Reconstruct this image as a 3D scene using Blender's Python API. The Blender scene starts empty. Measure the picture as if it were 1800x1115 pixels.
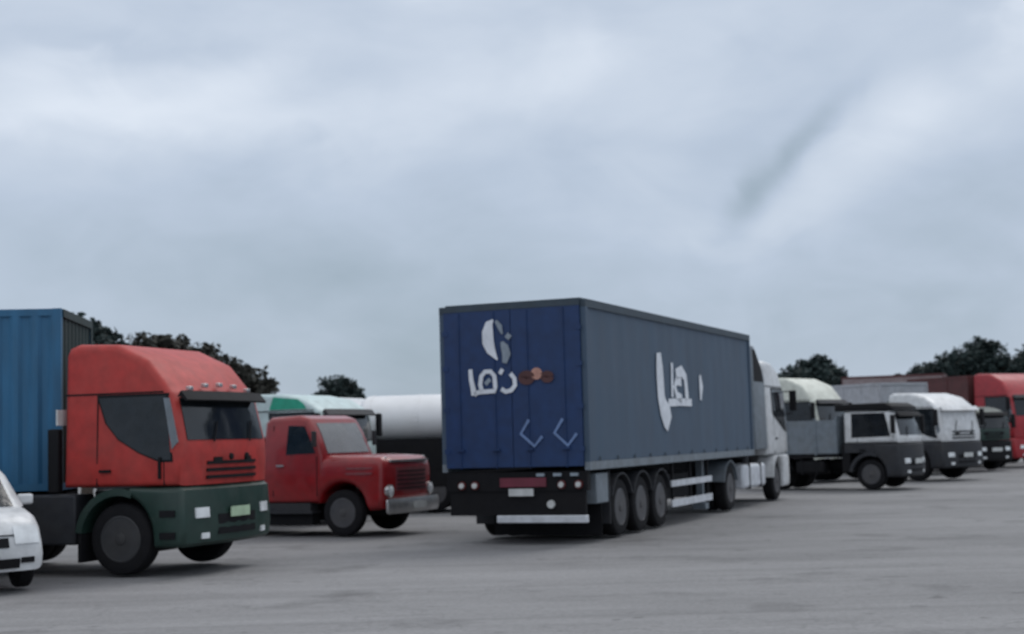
import bpy, bmesh, math, random
from math import sin, cos, pi, radians as rad
from mathutils import Vector, Matrix, noise
random.seed(7)
S = bpy.context.scene
C = S.collection

# ------------------------------------------------------------------ camera
cam_d = bpy.data.cameras.new('camera'); cam = bpy.data.objects.new('camera', cam_d); C.objects.link(cam)
cam_d.sensor_width = 36; cam_d.lens = 51.4; cam_d.clip_end = 3000; cam_d.clip_start = 0.1
PITCH, ROLL = rad(4.72), rad(-1.6)
cam.matrix_world = Matrix.Translation((0, 0, 1.75)) @ Matrix.Rotation(rad(90) + PITCH, 4, 'X') @ Matrix.Rotation(ROLL, 4, 'Z')
cam_d.dof.use_dof = True; cam_d.dof.focus_distance = 7.0; cam_d.dof.aperture_fstop = 2.9
S.camera = cam

# ------------------------------------------------------------------ sky
SUN_EL, SUN_AZ = rad(52), rad(-35)
w = bpy.data.worlds.new('World'); S.world = w; w.use_nodes = True
N = w.node_tree.nodes; L = w.node_tree.links; N.clear()
out = N.new('ShaderNodeOutputWorld'); mix = N.new('ShaderNodeMixShader'); mix.inputs[0].default_value = 0.9
bgA = N.new('ShaderNodeBackground'); bgA.inputs[1].default_value = 0.06
bgB = N.new('ShaderNodeBackground'); bgB.inputs[1].default_value = 1.0
sky = N.new('ShaderNodeTexSky'); sky.sky_type = 'NISHITA'; sky.sun_disc = False
sky.sun_elevation = SUN_EL; sky.sun_rotation = SUN_AZ
L.new(sky.outputs[0], bgA.inputs[0]); L.new(bgA.outputs[0], mix.inputs[1]); L.new(bgB.outputs[0], mix.inputs[2]); L.new(mix.outputs[0], out.inputs[0])
tc = N.new('ShaderNodeTexCoord')
def wm(op, a, b=None, c=None, clamp=False):
    n = N.new('ShaderNodeMath'); n.operation = op; n.use_clamp = clamp
    for i, v in enumerate((a, b, c)):
        if v is None: continue
        if isinstance(v, (int, float)): n.inputs[i].default_value = v
        else: L.new(v, n.inputs[i])
    return n.outputs[0]
sep = N.new('ShaderNodeSeparateXYZ'); L.new(tc.outputs['Generated'], sep.inputs[0])
def cloud_noise(scale, sx, sz, detail, dist, seed):
    m = N.new('ShaderNodeMapping'); m.inputs['Scale'].default_value = (sx, sx, sz); m.inputs['Location'].default_value = (seed, seed * .3, seed * .7)
    L.new(tc.outputs['Generated'], m.inputs[0])
    n = N.new('ShaderNodeTexNoise'); n.inputs['Scale'].default_value = scale; n.inputs['Detail'].default_value = detail
    n.inputs['Roughness'].default_value = .5; n.inputs['Distortion'].default_value = dist
    L.new(m.outputs[0], n.inputs[0]); return n.outputs[0]
n1 = cloud_noise(3.2, 1, 2.6, 5, .3, 1.7)
n2 = cloud_noise(9, 1, 2.0, 4, .6, 4.1)
val = wm('ADD', wm('MULTIPLY', wm('SUBTRACT', n1, .5), .34), wm('MULTIPLY', wm('SUBTRACT', n2, .5), .13))
warp = wm('MULTIPLY', wm('SUBTRACT', cloud_noise(17, 1, 1.4, 5, .8, 7.7), .5), .13)
# cloud masses: centre (x, z) of the view direction, half sizes, turn, strength
MASSES = [(-.25, .222, .13, .020, 2, .10, .7), (-.165, .248, .035, .013, 10, .08, .6), (-.07, .225, .13, .018, 8, .05, .8), (-.30, .246, .025, .012, 0, .05, .6), (-.10, .262, .17, .02, -3, .02, 1),
          (-.24, .262, .09, .014, 0, -.04, .8), (-.17, .150, .16, .045, 4, -.05, 1), (-.06, .305, .035, .012, -4, .10, .6), (.05, .262, .02, .03, -20, .05, .5),
          (.194, .186, .044, .0085, 46, -.15, .38), (.160, .158, .024, .010, 62, -.11, .4), (.235, .182, .075, .024, 32, .10, .35), (.27, .205, .06, .022, 5, .06, .7), (.18, .138, .09, .02, 12, .04, .6),
          (.34, .27, .028, .06, -12, .14, .6), (.35, .16, .09, .03, 0, -.04, 1), (.25, .095, .20, .030, -4, -.055, 1), (-.02, .10, .14, .03, 0, -.02, 1), (.10, .235, .10, .05, 60, .02, 1)]
for cx, cz, hx, hz, ang, st, wp in MASSES:
    dx = wm('ADD', wm('SUBTRACT', sep.outputs[0], cx), wm('MULTIPLY', warp, wp)); dz = wm('ADD', wm('SUBTRACT', sep.outputs[2], cz), wm('MULTIPLY', warp, .5*wp))
    a = rad(ang)
    u = wm('MULTIPLY', wm('ADD', wm('MULTIPLY', dx, cos(a)), wm('MULTIPLY', dz, sin(a))), 1 / hx)
    v = wm('MULTIPLY', wm('SUBTRACT', wm('MULTIPLY', dz, cos(a)), wm('MULTIPLY', dx, sin(a))), 1 / hz)
    g = wm('POWER', 2.718, wm('MULTIPLY', wm('ADD', wm('MULTIPLY', u, u), wm('MULTIPLY', v, v)), -1))
    front = wm('GREATER_THAN', sep.outputs[1], 0)
    val = wm('ADD', val, wm('MULTIPLY', wm('MULTIPLY', g, st), front))
zen = wm('MULTIPLY', wm('POWER', wm('MAXIMUM', sep.outputs[2], 0), 1.5), .9)
lum = wm('ADD', wm('ADD', wm('MULTIPLY', val, 1.15), zen), .545)
rampc = N.new('ShaderNodeValToRGB'); e = rampc.color_ramp.elements
e[0].position = .25; e[0].color = (.19, .235, .285, 1); e[1].position = 1.0; e[1].color = (.93, .98, 1.05, 1)
m1 = rampc.color_ramp.elements.new(.45); m1.color = (.325, .405, .485, 1)
m2 = rampc.color_ramp.elements.new(.62); m2.color = (.48, .56, .68, 1)
L.new(lum, rampc.inputs[0]); L.new(rampc.outputs[0], bgB.inputs[0])

# ------------------------------------------------------------------ sun through the overcast
sd = bpy.data.lights.new('sun', 'SUN'); sd.energy = 0.8; sd.angle = rad(25); sd.color = (1, .97, .93)
so = bpy.data.objects.new('sun', sd); C.objects.link(so)
sdir = Vector((sin(-SUN_AZ) * -1 * cos(SUN_EL), -cos(SUN_AZ) * cos(SUN_EL) * 1, sin(SUN_EL)))
sdir = Vector((-sin(SUN_AZ) * cos(SUN_EL), cos(SUN_AZ) * cos(SUN_EL), sin(SUN_EL)))
so.rotation_euler = sdir.to_track_quat('Z', 'Y').to_euler()
vs = S.view_settings; S.display_settings.display_device = 'sRGB'; vs.view_transform = 'Standard'; vs.look = 'None'; vs.exposure = 0.1; vs.gamma = 1

# ------------------------------------------------------------------ materials
def mat(name, col, rough=.5, metal=0, var=.15, scale=6, dirt=0, dirt_col=(.16, .14, .12), spec=.5, bump=0, bscale=40, coat=0, emit=None, stretch=(1, 1, 1)):
    m = bpy.data.materials.new(name); m.use_nodes = True; t = m.node_tree; n = t.nodes; b = n['Principled BSDF']
    b.inputs['Roughness'].default_value = rough; b.inputs['Metallic'].default_value = metal
    b.inputs['Specular IOR Level'].default_value = spec; b.inputs['Coat Weight'].default_value = coat
    tcn = n.new('ShaderNodeTexCoord'); mp = n.new('ShaderNodeMapping'); mp.inputs['Scale'].default_value = stretch
    t.links.new(tcn.outputs['Object'], mp.inputs[0])
    nz = n.new('ShaderNodeTexNoise'); nz.inputs['Scale'].default_value = scale; nz.inputs['Detail'].default_value = 5
    t.links.new(mp.outputs[0], nz.inputs[0])
    mr = n.new('ShaderNodeMapRange'); mr.inputs[1].default_value = .3; mr.inputs[2].default_value = .7
    mr.inputs[3].default_value = 1 - var; mr.inputs[4].default_value = 1 + var; t.links.new(nz.outputs[0], mr.inputs[0])
    mx = n.new('ShaderNodeMix'); mx.data_type = 'RGBA'; mx.blend_type = 'MULTIPLY'; mx.inputs[0].default_value = 1
    mx.inputs[6].default_value = (*col, 1); t.links.new(mr.outputs[0], mx.inputs[7])
    cur = mx.outputs[2]
    if dirt:
        n2 = n.new('ShaderNodeTexNoise'); n2.inputs['Scale'].default_value = 2.3; n2.inputs['Detail'].default_value = 7; n2.inputs['Roughness'].default_value = .65
        t.links.new(mp.outputs[0], n2.inputs[0])
        r2 = n.new('ShaderNodeMapRange'); r2.inputs[1].default_value = .4; r2.inputs[2].default_value = .75; r2.inputs[3].default_value = 0; r2.inputs[4].default_value = dirt
        t.links.new(n2.outputs[0], r2.inputs[0])
        m2 = n.new('ShaderNodeMix'); m2.data_type = 'RGBA'; t.links.new(r2.outputs[0], m2.inputs[0]); t.links.new(cur, m2.inputs[6]); m2.inputs[7].default_value = (*dirt_col, 1)
        cur = m2.outputs[2]
        r3 = n.new('ShaderNodeMapRange'); r3.inputs[1].default_value = 0; r3.inputs[2].default_value = 1; r3.inputs[3].default_value = rough; r3.inputs[4].default_value = .9
        t.links.new(r2.outputs[0], r3.inputs[0]); t.links.new(r3.outputs[0], b.inputs['Roughness'])
    t.links.new(cur, b.inputs['Base Color'])
    if bump:
        bn = n.new('ShaderNodeTexNoise'); bn.inputs['Scale'].default_value = bscale; bn.inputs['Detail'].default_value = 4
        t.links.new(mp.outputs[0], bn.inputs[0])
        bp = n.new('ShaderNodeBump'); bp.inputs['Strength'].default_value = bump; bp.inputs['Distance'].default_value = .02
        t.links.new(bn.outputs[0], bp.inputs['Height']); t.links.new(bp.outputs[0], b.inputs['Normal'])
    if emit:
        b.inputs['Emission Color'].default_value = (*emit[0], 1); b.inputs['Emission Strength'].default_value = emit[1]
    return m
M = dict(
 red=mat('faded_red_paint', (.42, .036, .030), .48, dirt=.28, dirt_col=(.19, .09, .075), spec=.35),
 darkred=mat('dark_red_paint', (.27, .007, .010), .33, dirt=.25, dirt_col=(.10, .04, .038), coat=.3),
 maroon=mat('maroon_paint', (.20, .035, .045), .5, dirt=.4, dirt_col=(.15, .12, .11)),
 green=mat('dark_green_bumper', (.010, .034, .026), .45, dirt=.4, dirt_col=(.05, .065, .058)),
 teal=mat('green_paint', (.02, .36, .23), .5),
 white=mat('white_paint', (.66, .67, .68), .4, dirt=.4, dirt_col=(.34, .33, .31), coat=.2),
 pale=mat('pale_teal_white_paint', (.50, .62, .62), .45, dirt=.4, dirt_col=(.34, .36, .35)),
 cream=mat('cream_white_paint', (.62, .64, .57), .5, dirt=.45, dirt_col=(.30, .29, .25)),
 grey=mat('grey_paint', (.17, .20, .23), .5, dirt=.4, dirt_col=(.15, .15, .15)),
 dgrey=mat('dark_grey_steel', (.030, .032, .038), .6, dirt=.5, dirt_col=(.06, .056, .053), spec=.3),
 black=mat('black_chassis_steel', (.008, .008, .010), .7, dirt=.3, dirt_col=(.022, .020, .019), spec=.2),
 rubber=mat('tyre_rubber', (.010, .010, .012), .85, dirt=.4, dirt_col=(.025, .023, .022), bump=.3, spec=.2),
 rim=mat('dusty_steel_rim', (.09, .09, .098), .5, metal=.4, dirt=.5, dirt_col=(.10, .09, .08)),
 rimd=mat('dark_steel_rim', (.045, .046, .05), .6, metal=.2, dirt=.5, dirt_col=(.06, .055, .05)),
 wskypale=mat('sky_pale_windscreen', (.60, .61, .62), .3, dirt=.4, dirt_col=(.3, .3, .3)),  # sky reflection painted in as a pale, opaque screen colour
 glass=mat('dark_window_glass', (.010, .013, .017), .07, var=.3, spec=.5, bump=.35, bscale=2.5, dirt=.2, dirt_col=(.05, .05, .05)),
 wglass=mat('windscreen_glass', (.010, .013, .016), .06, var=.1, spec=.5, dirt=.2, dirt_col=(.06, .06, .06), bump=.2, bscale=2.5),
 wsky=mat('sky_grey_dusty_windscreen', (.12, .125, .13), .15, spec=.9, dirt=.4, dirt_col=(.2, .2, .2)),  # grey base colour paints in the reflected sky, dust patches over it
 umber=mat('dull_maroon_paint', (.10, .028, .028), .6, dirt=.5, dirt_col=(.06, .045, .045)),
 red2=mat('bright_maroon_paint', (.36, .022, .030), .4, dirt=.25, dirt_col=(.18, .06, .06)),
 lamp=mat('clear_lamp_glass', (.75, .77, .78), .15, spec=.8),
 tail=mat('tail_lamp_red', (.10, .015, .015), .3),
 chrome=mat('dull_chrome', (.55, .55, .55), .3, metal=.8, dirt=.4, dirt_col=(.25, .22, .2)),
 alu=mat('aluminium_guard', (.62, .64, .68), .5, metal=.2, dirt=.3, dirt_col=(.3, .3, .3)),
 navy=mat('navy_trailer_paint', (.008, .034, .115), .5, dirt=.25, dirt_col=(.018, .034, .07)),
 tarp=mat('grey_blue_curtain_tarp', (.050, .085, .132), .6, var=.10, scale=1.2, dirt=.35, dirt_col=(.085, .09, .11), stretch=(1, 1, .35)),
 rail=mat('trailer_top_rail', (.035, .055, .075), .6, dirt=.3, dirt_col=(.07, .08, .08)),
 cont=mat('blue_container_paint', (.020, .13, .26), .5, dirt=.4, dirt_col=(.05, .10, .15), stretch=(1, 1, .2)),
 contg=mat('shaded_container_front', (.018, .036, .036), .7, dirt=.5, dirt_col=(.03, .04, .035), stretch=(1, 1, .3)),  # front coloured darker than the blue sides to paint in its weaker light
 mark=mat('white_lettering', (.74, .77, .82), .6, var=.1, dirt=.25, dirt_col=(.25, .28, .34)),
 markg=mat('grey_lettering', (.28, .33, .38), .6, dirt=.4, dirt_col=(.1, .12, .16)),
 markb=mat('light_blue_marking', (.15, .23, .42), .6),
 marko=mat('pink_marking', (.50, .26, .20), .6), marko2=mat('brown_marking', (.085, .035, .035), .7),
 plate=mat('number_plate_white', (.55, .56, .55), .5), plateg=mat('number_plate_pale_green', (.42, .55, .38), .5),
 platered=mat('red_rear_board', (.16, .025, .045), .5, dirt=.4, dirt_col=(.05, .02, .02)),
 tank=mat('white_tank_paint', (.72, .72, .73), .35, var=.05, scale=2, dirt=.2, dirt_col=(.5, .49, .46)),
 tarpw=mat('pale_grey_tarpaulin', (.40, .41, .44), .8, dirt=.4, dirt_col=(.28, .27, .28)),
 tarpb=mat('brown_grey_tarpaulin', (.26, .20, .20), .8, dirt=.4, dirt_col=(.38, .36, .36)),
 bark=mat('bark', (.06, .045, .035), .9, bump=.5),
)
def leafmat(name, col):
    m = mat(name, col, .6, var=.45, scale=.9); b = m.node_tree.nodes['Principled BSDF']; b.inputs['Specular IOR Level'].default_value = .25
    return m
M['leaf'] = leafmat('dark_hazy_foliage', (.028, .044, .042)); M['leaf2'] = leafmat('brownish_foliage', (.042, .042, .034))  # dark leaf colour tinted slightly blue in place of distance haze

# ------------------------------------------------------------------ mesh helpers
def tag(o, label=None, cat=None, group=None, kind=None):
    if label: o['label'] = label
    if cat: o['category'] = cat
    if group: o['group'] = group
    if kind: o['kind'] = kind
    return o
def empty(name, x, y, deg):
    o = bpy.data.objects.new(name, None); C.objects.link(o); o.location = (x, y, 0); o.rotation_euler = (0, 0, rad(deg)); o.empty_display_size = .5
    return o
class MB:
    def __init__(s): s.v = []; s.f = []; s.cuts = []
    def each(s, name, m, parent=None, **k):      # one object for every piece added
        cuts = s.cuts+[(len(s.v), len(s.f))]; r = []
        for (a, fa), (b, fb) in zip(cuts, cuts[1:]):
            q = MB(); q.add(s.v[a:b], [tuple(i-a for i in f) for f in s.f[fa:fb]]); r.append(q.build(name, m, parent, **k))
        return r
    def add(s, vs_, fs): s.cuts.append((len(s.v), len(s.f))); b = len(s.v); s.v += [tuple(p) for p in vs_]; s.f += [tuple(i + b for i in f) for f in fs]; return s
    def box(s, x0, x1, y0, y1, z0, z1):
        return s.add([(x0,y0,z0),(x1,y0,z0),(x1,y1,z0),(x0,y1,z0),(x0,y0,z1),(x1,y0,z1),(x1,y1,z1),(x0,y1,z1)],
                     [(0,3,2,1),(4,5,6,7),(0,1,5,4),(1,2,6,5),(2,3,7,6),(3,0,4,7)])
    def prism(s, pts, y0, y1, ax='y'):   # pts in (x,z) for y ; (y,z) for x ; (x,y) for z
        f = {'y': lambda p, t: (p[0], t, p[1]), 'x': lambda p, t: (t, p[0], p[1]), 'z': lambda p, t: (p[0], p[1], t)}[ax]
        n = len(pts); vs_ = [f(p, y0) for p in pts] + [f(p, y1) for p in pts]
        return s.add(vs_, [tuple(range(n)), tuple(range(2*n-1, n-1, -1))] + [(i, (i+1) % n, n+(i+1) % n, n+i) for i in range(n)])
    def tube(s, pts, r, n=8):
        pts = [Vector(p) for p in pts]; rings = []
        for i, p in enumerate(pts):
            d = (pts[min(i+1, len(pts)-1)] - pts[max(i-1, 0)]).normalized()
            a = d.cross(Vector((0, 0, 1)) if abs(d.z) < .9 else Vector((1, 0, 0))).normalized(); b = d.cross(a)
            rr = r[i] if isinstance(r, (list, tuple)) else r
            rings.append([p + a*rr*cos(2*pi*k/n) + b*rr*sin(2*pi*k/n) for k in range(n)])
        vs_ = [q for R_ in rings for q in R_]; fs = []
        for i in range(len(pts)-1):
            for k in range(n): fs.append((i*n+k, i*n+(k+1) % n, (i+1)*n+(k+1) % n, (i+1)*n+k))
        fs += [tuple(range(n))[::-1], tuple(range((len(pts)-1)*n, len(pts)*n))]
        return s.add(vs_, fs)
    def lathe(s, prof, n=32, axis='y', c=(0, 0, 0)):   # prof: (offset along axis, radius)
        vs_ = []; fs = []
        for a, r in prof:
            for k in range(n):
                t = 2*pi*k/n
                q = (r*cos(t), a, r*sin(t)) if axis == 'y' else (a, r*cos(t), r*sin(t))
                vs_.append((q[0]+c[0], q[1]+c[1], q[2]+c[2]))
        for i in range(len(prof)-1):
            for k in range(n): fs.append((i*n+k, i*n+(k+1) % n, (i+1)*n+(k+1) % n, (i+1)*n+k))
        fs += [tuple(range(n)), tuple(range((len(prof)-1)*n, len(prof)*n))[::-1]]
        return s.add(vs_, fs)
    def mesh(s, name, smooth=False):
        me = bpy.data.meshes.new(name); me.from_pydata(s.v, [], s.f)
        bm = bmesh.new(); bm.from_mesh(me)
        big = [f for f in bm.faces if len(f.verts) > 4]
        if big: bmesh.ops.triangulate(bm, faces=big)
        bmesh.ops.recalc_face_normals(bm, faces=bm.faces); bm.to_mesh(me); bm.free()
        if smooth:
            for p in me.polygons: p.use_smooth = True
            me.set_sharp_from_angle(angle=rad(38))
        return me
    def build(s, name, m, parent=None, bevel=0, smooth=False, loc=None):
        me = s.mesh(name, smooth or bevel > 0); me.materials.append(M[m] if isinstance(m, str) else m)
        o = bpy.data.objects.new(name, me); C.objects.link(o)
        if parent: o.parent = parent
        if loc: o.location = loc
        if bevel:
            b = o.modifiers.new('bevel', 'BEVEL'); b.width = bevel; b.segments = 2; b.limit_method = 'ANGLE'; b.angle_limit = rad(35); b.harden_normals = False
        return o
def share(me, name, parent, loc, rot=None):
    o = bpy.data.objects.new(name, me); C.objects.link(o); o.parent = parent; o.location = loc
    if rot: o.rotation_euler = rot
    return o

def tyre_mesh(R, W, name='wheel'):
    b = MB(); h = W/2
    b.lathe([(-h*.7, R*.60), (-h, R*.66), (-h*1.02, R*.82), (-h*.9, R*.95), (-h*.7, R*.99), (-h*.35, R), (-h*.33, R*.982), (-h*.27, R*.982), (-h*.25, R),
             (h*.25, R), (h*.27, R*.982), (h*.33, R*.982), (h*.35, R), (h*.7, R*.99), (h*.9, R*.95), (h*1.02, R*.82), (h, R*.66), (h*.7, R*.60)], 40)
    me = b.mesh(name, True); me.materials.append(M['rubber']); return me
def rim_mesh(R, W, m='rim', name='rim'):
    b = MB(); h = W/2; r = R*.61       # outer side is -y
    b.lathe([(-h*.98, r*1.06), (-h*1.03, r), (-h*.85, r*.93), (-h*.35, r*.86), (-h*.25, r*.55), (-h*.55, r*.42), (-h*.6, r*.30), (-h*1.05, r*.26), (-h*1.1, r*.18), (-h*1.1, 0.005)], 32)
    for k in range(8):
        t = 2*pi*k/8; b.tube([(r*.43*cos(t), -h*.5, r*.43*sin(t)), (r*.43*cos(t), -h*.66, r*.43*sin(t))], .018*R/.5, 6)
    b.lathe([(h*.3, r*.9), (h*.35, r*.9)], 24)
    nf = len(b.v)
    for k in range(10):
        t = 2*pi*(k+.5)/10; b.tube([(r*.70*cos(t), -h*.2, r*.70*sin(t)), (r*.70*cos(t), -h*.345, r*.70*sin(t))], r*.085, 8)
    me = b.mesh(name, True); me.materials.append(M[m]); me.materials.append(M['black'])
    for p in me.polygons:
        if min(p.vertices) >= nf: p.material_index = 1
    return me
WH = {}
def wheel(parent, x, y, R=.5, W=.28, rimm='rim'):
    k = (R, W, rimm)
    if k not in WH: WH[k] = (tyre_mesh(R, W), rim_mesh(R, W, rimm))
    t = share(WH[k][0], 'wheel', parent, (x, y, R))
    if y > 0: t.rotation_euler = (0, 0, pi)
    r = share(WH[k][1], 'rim', t, (0, 0, 0))
    return t

class Body:
    """Closed shell: a side profile carried across the width, rounded at both edges, bowed at the nose and leaning in towards the roof."""
    def __init__(s, prof, W, r=.09, bow=.10, taper=.06, xb=0, zb=1.6, zt=3.2, ox=0, rear_bow=0):
        s.p = prof; s.W = W; s.r = r; s.bow = bow; s.tp = taper; s.xb = xb; s.zb = zb; s.zt = zt; s.ox = ox; s.xf = max(q[0] for q in prof); s.xr = min(q[0] for q in prof); s.rb = rear_bow
    def warp(s, x, y, z):
        t = y/(s.W/2)
        bx = s.bow*t*t*max(0, min(1, (x-s.xb)/(s.xf-s.xb)))
        if s.rb: bx -= s.rb*t*t*max(0, min(1, (s.xb-x)/(s.xb-s.xr)))
        k = 1 - s.tp*max(0, min(1, (z-s.zb)/(s.zt-s.zb)))
        return (x-bx+s.ox, y*k, z)
    def mb(s):
        p = s.p; n = len(p); A = sum(p[i][0]*p[(i+1) % n][1]-p[(i+1) % n][0]*p[i][1] for i in range(n)); sg = 1 if A > 0 else -1
        nr = []
        for i in range(n):
            a, b, c = Vector(p[i-1]), Vector(p[i]), Vector(p[(i+1) % n])
            d1 = (b-a).normalized(); d2 = (c-b).normalized(); nn = Vector(((d1+d2).y, -(d1+d2).x))*sg
            nn = nn.normalized() if nn.length > 1e-6 else Vector((0, 0)); nr.append(nn)
        st = []
        for k in range(4):
            a = pi/2*(1-k/3); st.append((s.W/2-s.r+s.r*sin(a), s.r*(1-cos(a))))
        inner = s.W/2-s.r; mid = [(inner*(1-2*k/8), 0) for k in range(1, 8)]
        st = st+mid+[(-y, i) for y, i in reversed(st)]
        V = []; F = []
        for y, ins in st:
            for i in range(n): V.append(s.warp(p[i][0]-nr[i].x*ins, y, p[i][1]-nr[i].y*ins))
        for j in range(len(st)-1):
            for i in range(n): F.append((j*n+i, j*n+(i+1) % n, (j+1)*n+(i+1) % n, (j+1)*n+i))
        F += [tuple(range(n)), tuple(range((len(st)-1)*n, len(st)*n))]
        return MB().add(V, F)
    def side(s, pts, sgn, out_=.006, th=.03):
        q = []
        for k in (out_, -th):
            for x, z in pts:
                a = s.warp(x, sgn*s.W/2, z); q.append((a[0], a[1]+sgn*k, a[2]))
        n = len(pts); return MB().add(q, [tuple(range(n)), tuple(range(2*n-1, n-1, -1))]+[(i, (i+1) % n, n+(i+1) % n, n+i) for i in range(n)])
    def front(s, line, y0, y1, out_=.012, th=.03, ny=8):
        """sheet on the nose along a (x,z) line from y0 to y1"""
        V = []; m = len(line)
        for k in (out_, -th):
            for x, z in line:
                for j in range(ny+1):
                    a = s.warp(x, y0+(y1-y0)*j/ny, z); V.append((a[0]+k, a[1], a[2]))
        F = []; B = m*(ny+1)
        for i in range(m-1):
            for j in range(ny):
                a = i*(ny+1)+j; F.append((a, a+1, a+ny+2, a+ny+1)); F.append((B+a, B+a+ny+1, B+a+ny+2, B+a+1))
        rim_ = [i*(ny+1) for i in range(m)]+[(m-1)*(ny+1)+j for j in range(1, ny+1)]+[i*(ny+1)+ny for i in range(m-2, -1, -1)]+[j for j in range(ny-1, 0, -1)]
        for a, b in zip(rim_, rim_[1:]+rim_[:1]): F.append((a, b, B+b, B+a))
        return MB().add(V, F)

def arch(cx, cz, r, a0, a1, n=8): return [(cx+r*cos(rad(a0+(a1-a0)*k/n)), cz+r*sin(rad(a0+(a1-a0)*k/n))) for k in range(n+1)]
def lerp(a, b, t): return tuple(a[i]+(b[i]-a[i])*t for i in range(2))

# ------------------------------------------------------------------ cab-over lorry cab, origin under the front axle, facing +x
def cabover(root, ox=0, W=2.45, paint='red', lower='green', zbot=1.2, zw0=1.82, zw1=2.47, zroof=3.2, xf=1.15, xr=-.95, R=.5,
            swin=None, visor='dgrey', roof_paint=None, lamp_z=.82, plate='plateg', mirror=True, grille=True, deflector=False, pillar='grey', zlow=.36, wheels=True, roof_front=None, apillar=True, rimm='rim', ws_m='wglass', mirror_m='black'):
    roof_front = roof_front or (zw1+.07)
    A = (xf, zbot); B = (xf+.02, zw0-.05); Cc = (xf-.16, zw1+.02); D = (xf-.22, roof_front)
    prof = [(xr, zbot), (xr, roof_front+.02)]
    top = [(xr, zroof-.16), (xr+.05, zroof-.05), (xr+.20, zroof), (xr+.55*(xf-xr)*.75, zroof-.04*(zroof-roof_front)), (xf-.62, lerp((0, roof_front), (0, zroof), .62)[1]), (xf-.30, lerp((0, roof_front), (0, zroof), .15)[1]), D]
    prof = [(xr, zbot)]+top+[Cc, B, (xf+.025, (zbot+zw0)/2), A]
    bd = Body(prof, W, r=.10, bow=.13, taper=.06, xb=xf-.9, zb=zw0-.1, zt=zroof, ox=ox)
    cab = bd.mb().build('cab', paint, root, smooth=True)
    # roof seam
    for sg in (-1, 1):
        bd.side([(xr+.03, roof_front), (xf-.30, roof_front), (xf-.30, roof_front-.022), (xr+.03, roof_front-.022)], sg, .004).build('seam', 'black', cab)
        g = .018; x0, x1, zt_ = xr+.50*(xf-xr)-.45, xf-.28, roof_front-.06
        mbx = MB()
        for pts in ([(x0, zbot+.02), (x0+g, zbot+.02), (x0+g, zt_), (x0, zt_)], [(x1, zbot+.02), (x1+g, zbot+.02), (x1+g, zw0-.22), (x1, zw0-.22)]):
            b2 = bd.side(pts, sg, .003); mbx.add(b2.v, b2.f)
        mbx.each('door_gap', 'black', cab)
        h = MB(); yy = sg*W/2; h.box(ox+x0+.06, ox+x0+.24, min(yy, yy+sg*.03), max(yy, yy+sg*.03), zw0-.42, zw0-.38); h.build('door_handle', 'black', cab)
    sw = swin or [(xr+.62, zw1-.02), (xf-.30, zw1-.02), (xf-.16, zw0-.22), (xf-.50, zw0-.16), (xf-1.0, zw0+.02), (xr+.68, zw0+.22)]
    mx_, mz_ = sum(p[0] for p in sw)/len(sw), sum(p[1] for p in sw)/len(sw)
    seal = [(mx_+(x-mx_)*1.06, mz_+(z-mz_)*1.08) for x, z in sw]
    for sg in (-1, 1):
        wo = bd.side(sw, sg, .008).build('side_window', 'glass', root)
        bd.side(seal, sg, .004).build('window_seal', 'black', wo)
        if apillar: bd.side([(xf-.29, zw1-.03), (xf-.19, zw1-.03), (xf-.02, zw0-.02), (xf-.12, zw0-.12)], sg, .010).build('pillar_trim', pillar, root)
    wl = [lerp(B, Cc, t) for t in (.08, .35, .65, .94)]
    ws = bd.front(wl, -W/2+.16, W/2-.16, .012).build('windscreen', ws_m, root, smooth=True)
    for y in (-.55, .45):
        p = [bd.warp(lerp(B, Cc, t)[0], y+.45*t, lerp(B, Cc, t)[1]) for t in (.04, .45)]
        MB().tube([(q[0]+.035, q[1], q[2]) for q in p], .012, 5).build('wiper', 'black', ws)
    if visor:
        p = [lerp(B, Cc, .92), (Cc[0]+.08, Cc[1]+.03), (Cc[0]+.20, Cc[1]-.10), (Cc[0]+.17, Cc[1]-.12), (Cc[0]+.06, Cc[1]-.04)]
        V = MB(); ny = 8; yy = [-W/2+.08+(W-.16)*j/ny for j in range(ny+1)]; q = []
        for y in yy:
            for x, z in p: q.append(bd.warp(x+.03, y, z+.02))
        n = len(p); F = [(j*n+i, j*n+(i+1) % n, (j+1)*n+(i+1) % n, (j+1)*n+i) for j in range(ny) for i in range(n)]+[tuple(range(n)), tuple(range(ny*n, ny*n+n))]
        V.add(q, F).build('sun_visor', visor, root)
    if grille:
        mb = MB(); h = (zw0-.1-zbot)
        for k in range(3):
            z = zbot+.08+k*.10; b2 = bd.front([(xf+.03, z), (xf+.03, z+.045)], -W/2+.55, W/2-.55, .012); mb.add(b2.v, b2.f)
        g = mb.build('grille', 'black', root)
        mb = MB()
        for y in (-.42, .42): b2 = bd.front([(xf+.03, zbot+.42*h+.08), (xf+.03, zbot+.42*h+.16)], y-.10, y+.10, .010); mb.add(b2.v, b2.f)
        mb.each('air_slot', 'black', g)
    # bumper and skirts
    bp = [(.62*R/.5, zlow+.06), (.62*R/.5+.05, zbot-.03)]
    wr = R+.10
    barr = [(x, z) for x, z in arch(0, R, wr, 8, 70)]
    prof2 = [(xf+.07, zlow+.05), (xf+.10, zlow+.25), (xf+.06, zbot-.06), (xf-.02, zbot-.012)]
    poly = [(wr+.02, zlow)]+[(x, z) for x, z in barr if z < zbot-.05]+[(max(.15, barr[-1][0]-.1), zbot-.012)]+prof2[::-1]+[(xf+.0, zlow)]
    b3 = Body(poly, W+.03, r=.09, bow=.15, taper=0, xb=xf-.9, ox=ox)
    bum = b3.mb().build('bumper', lower, root, smooth=True)
    xfl = xf+.09
    b3.front([(xfl, zlow+.14), (xfl, zlow+.42)], -.52, .52, .006).build('air_intake', 'black', bum)
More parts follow.
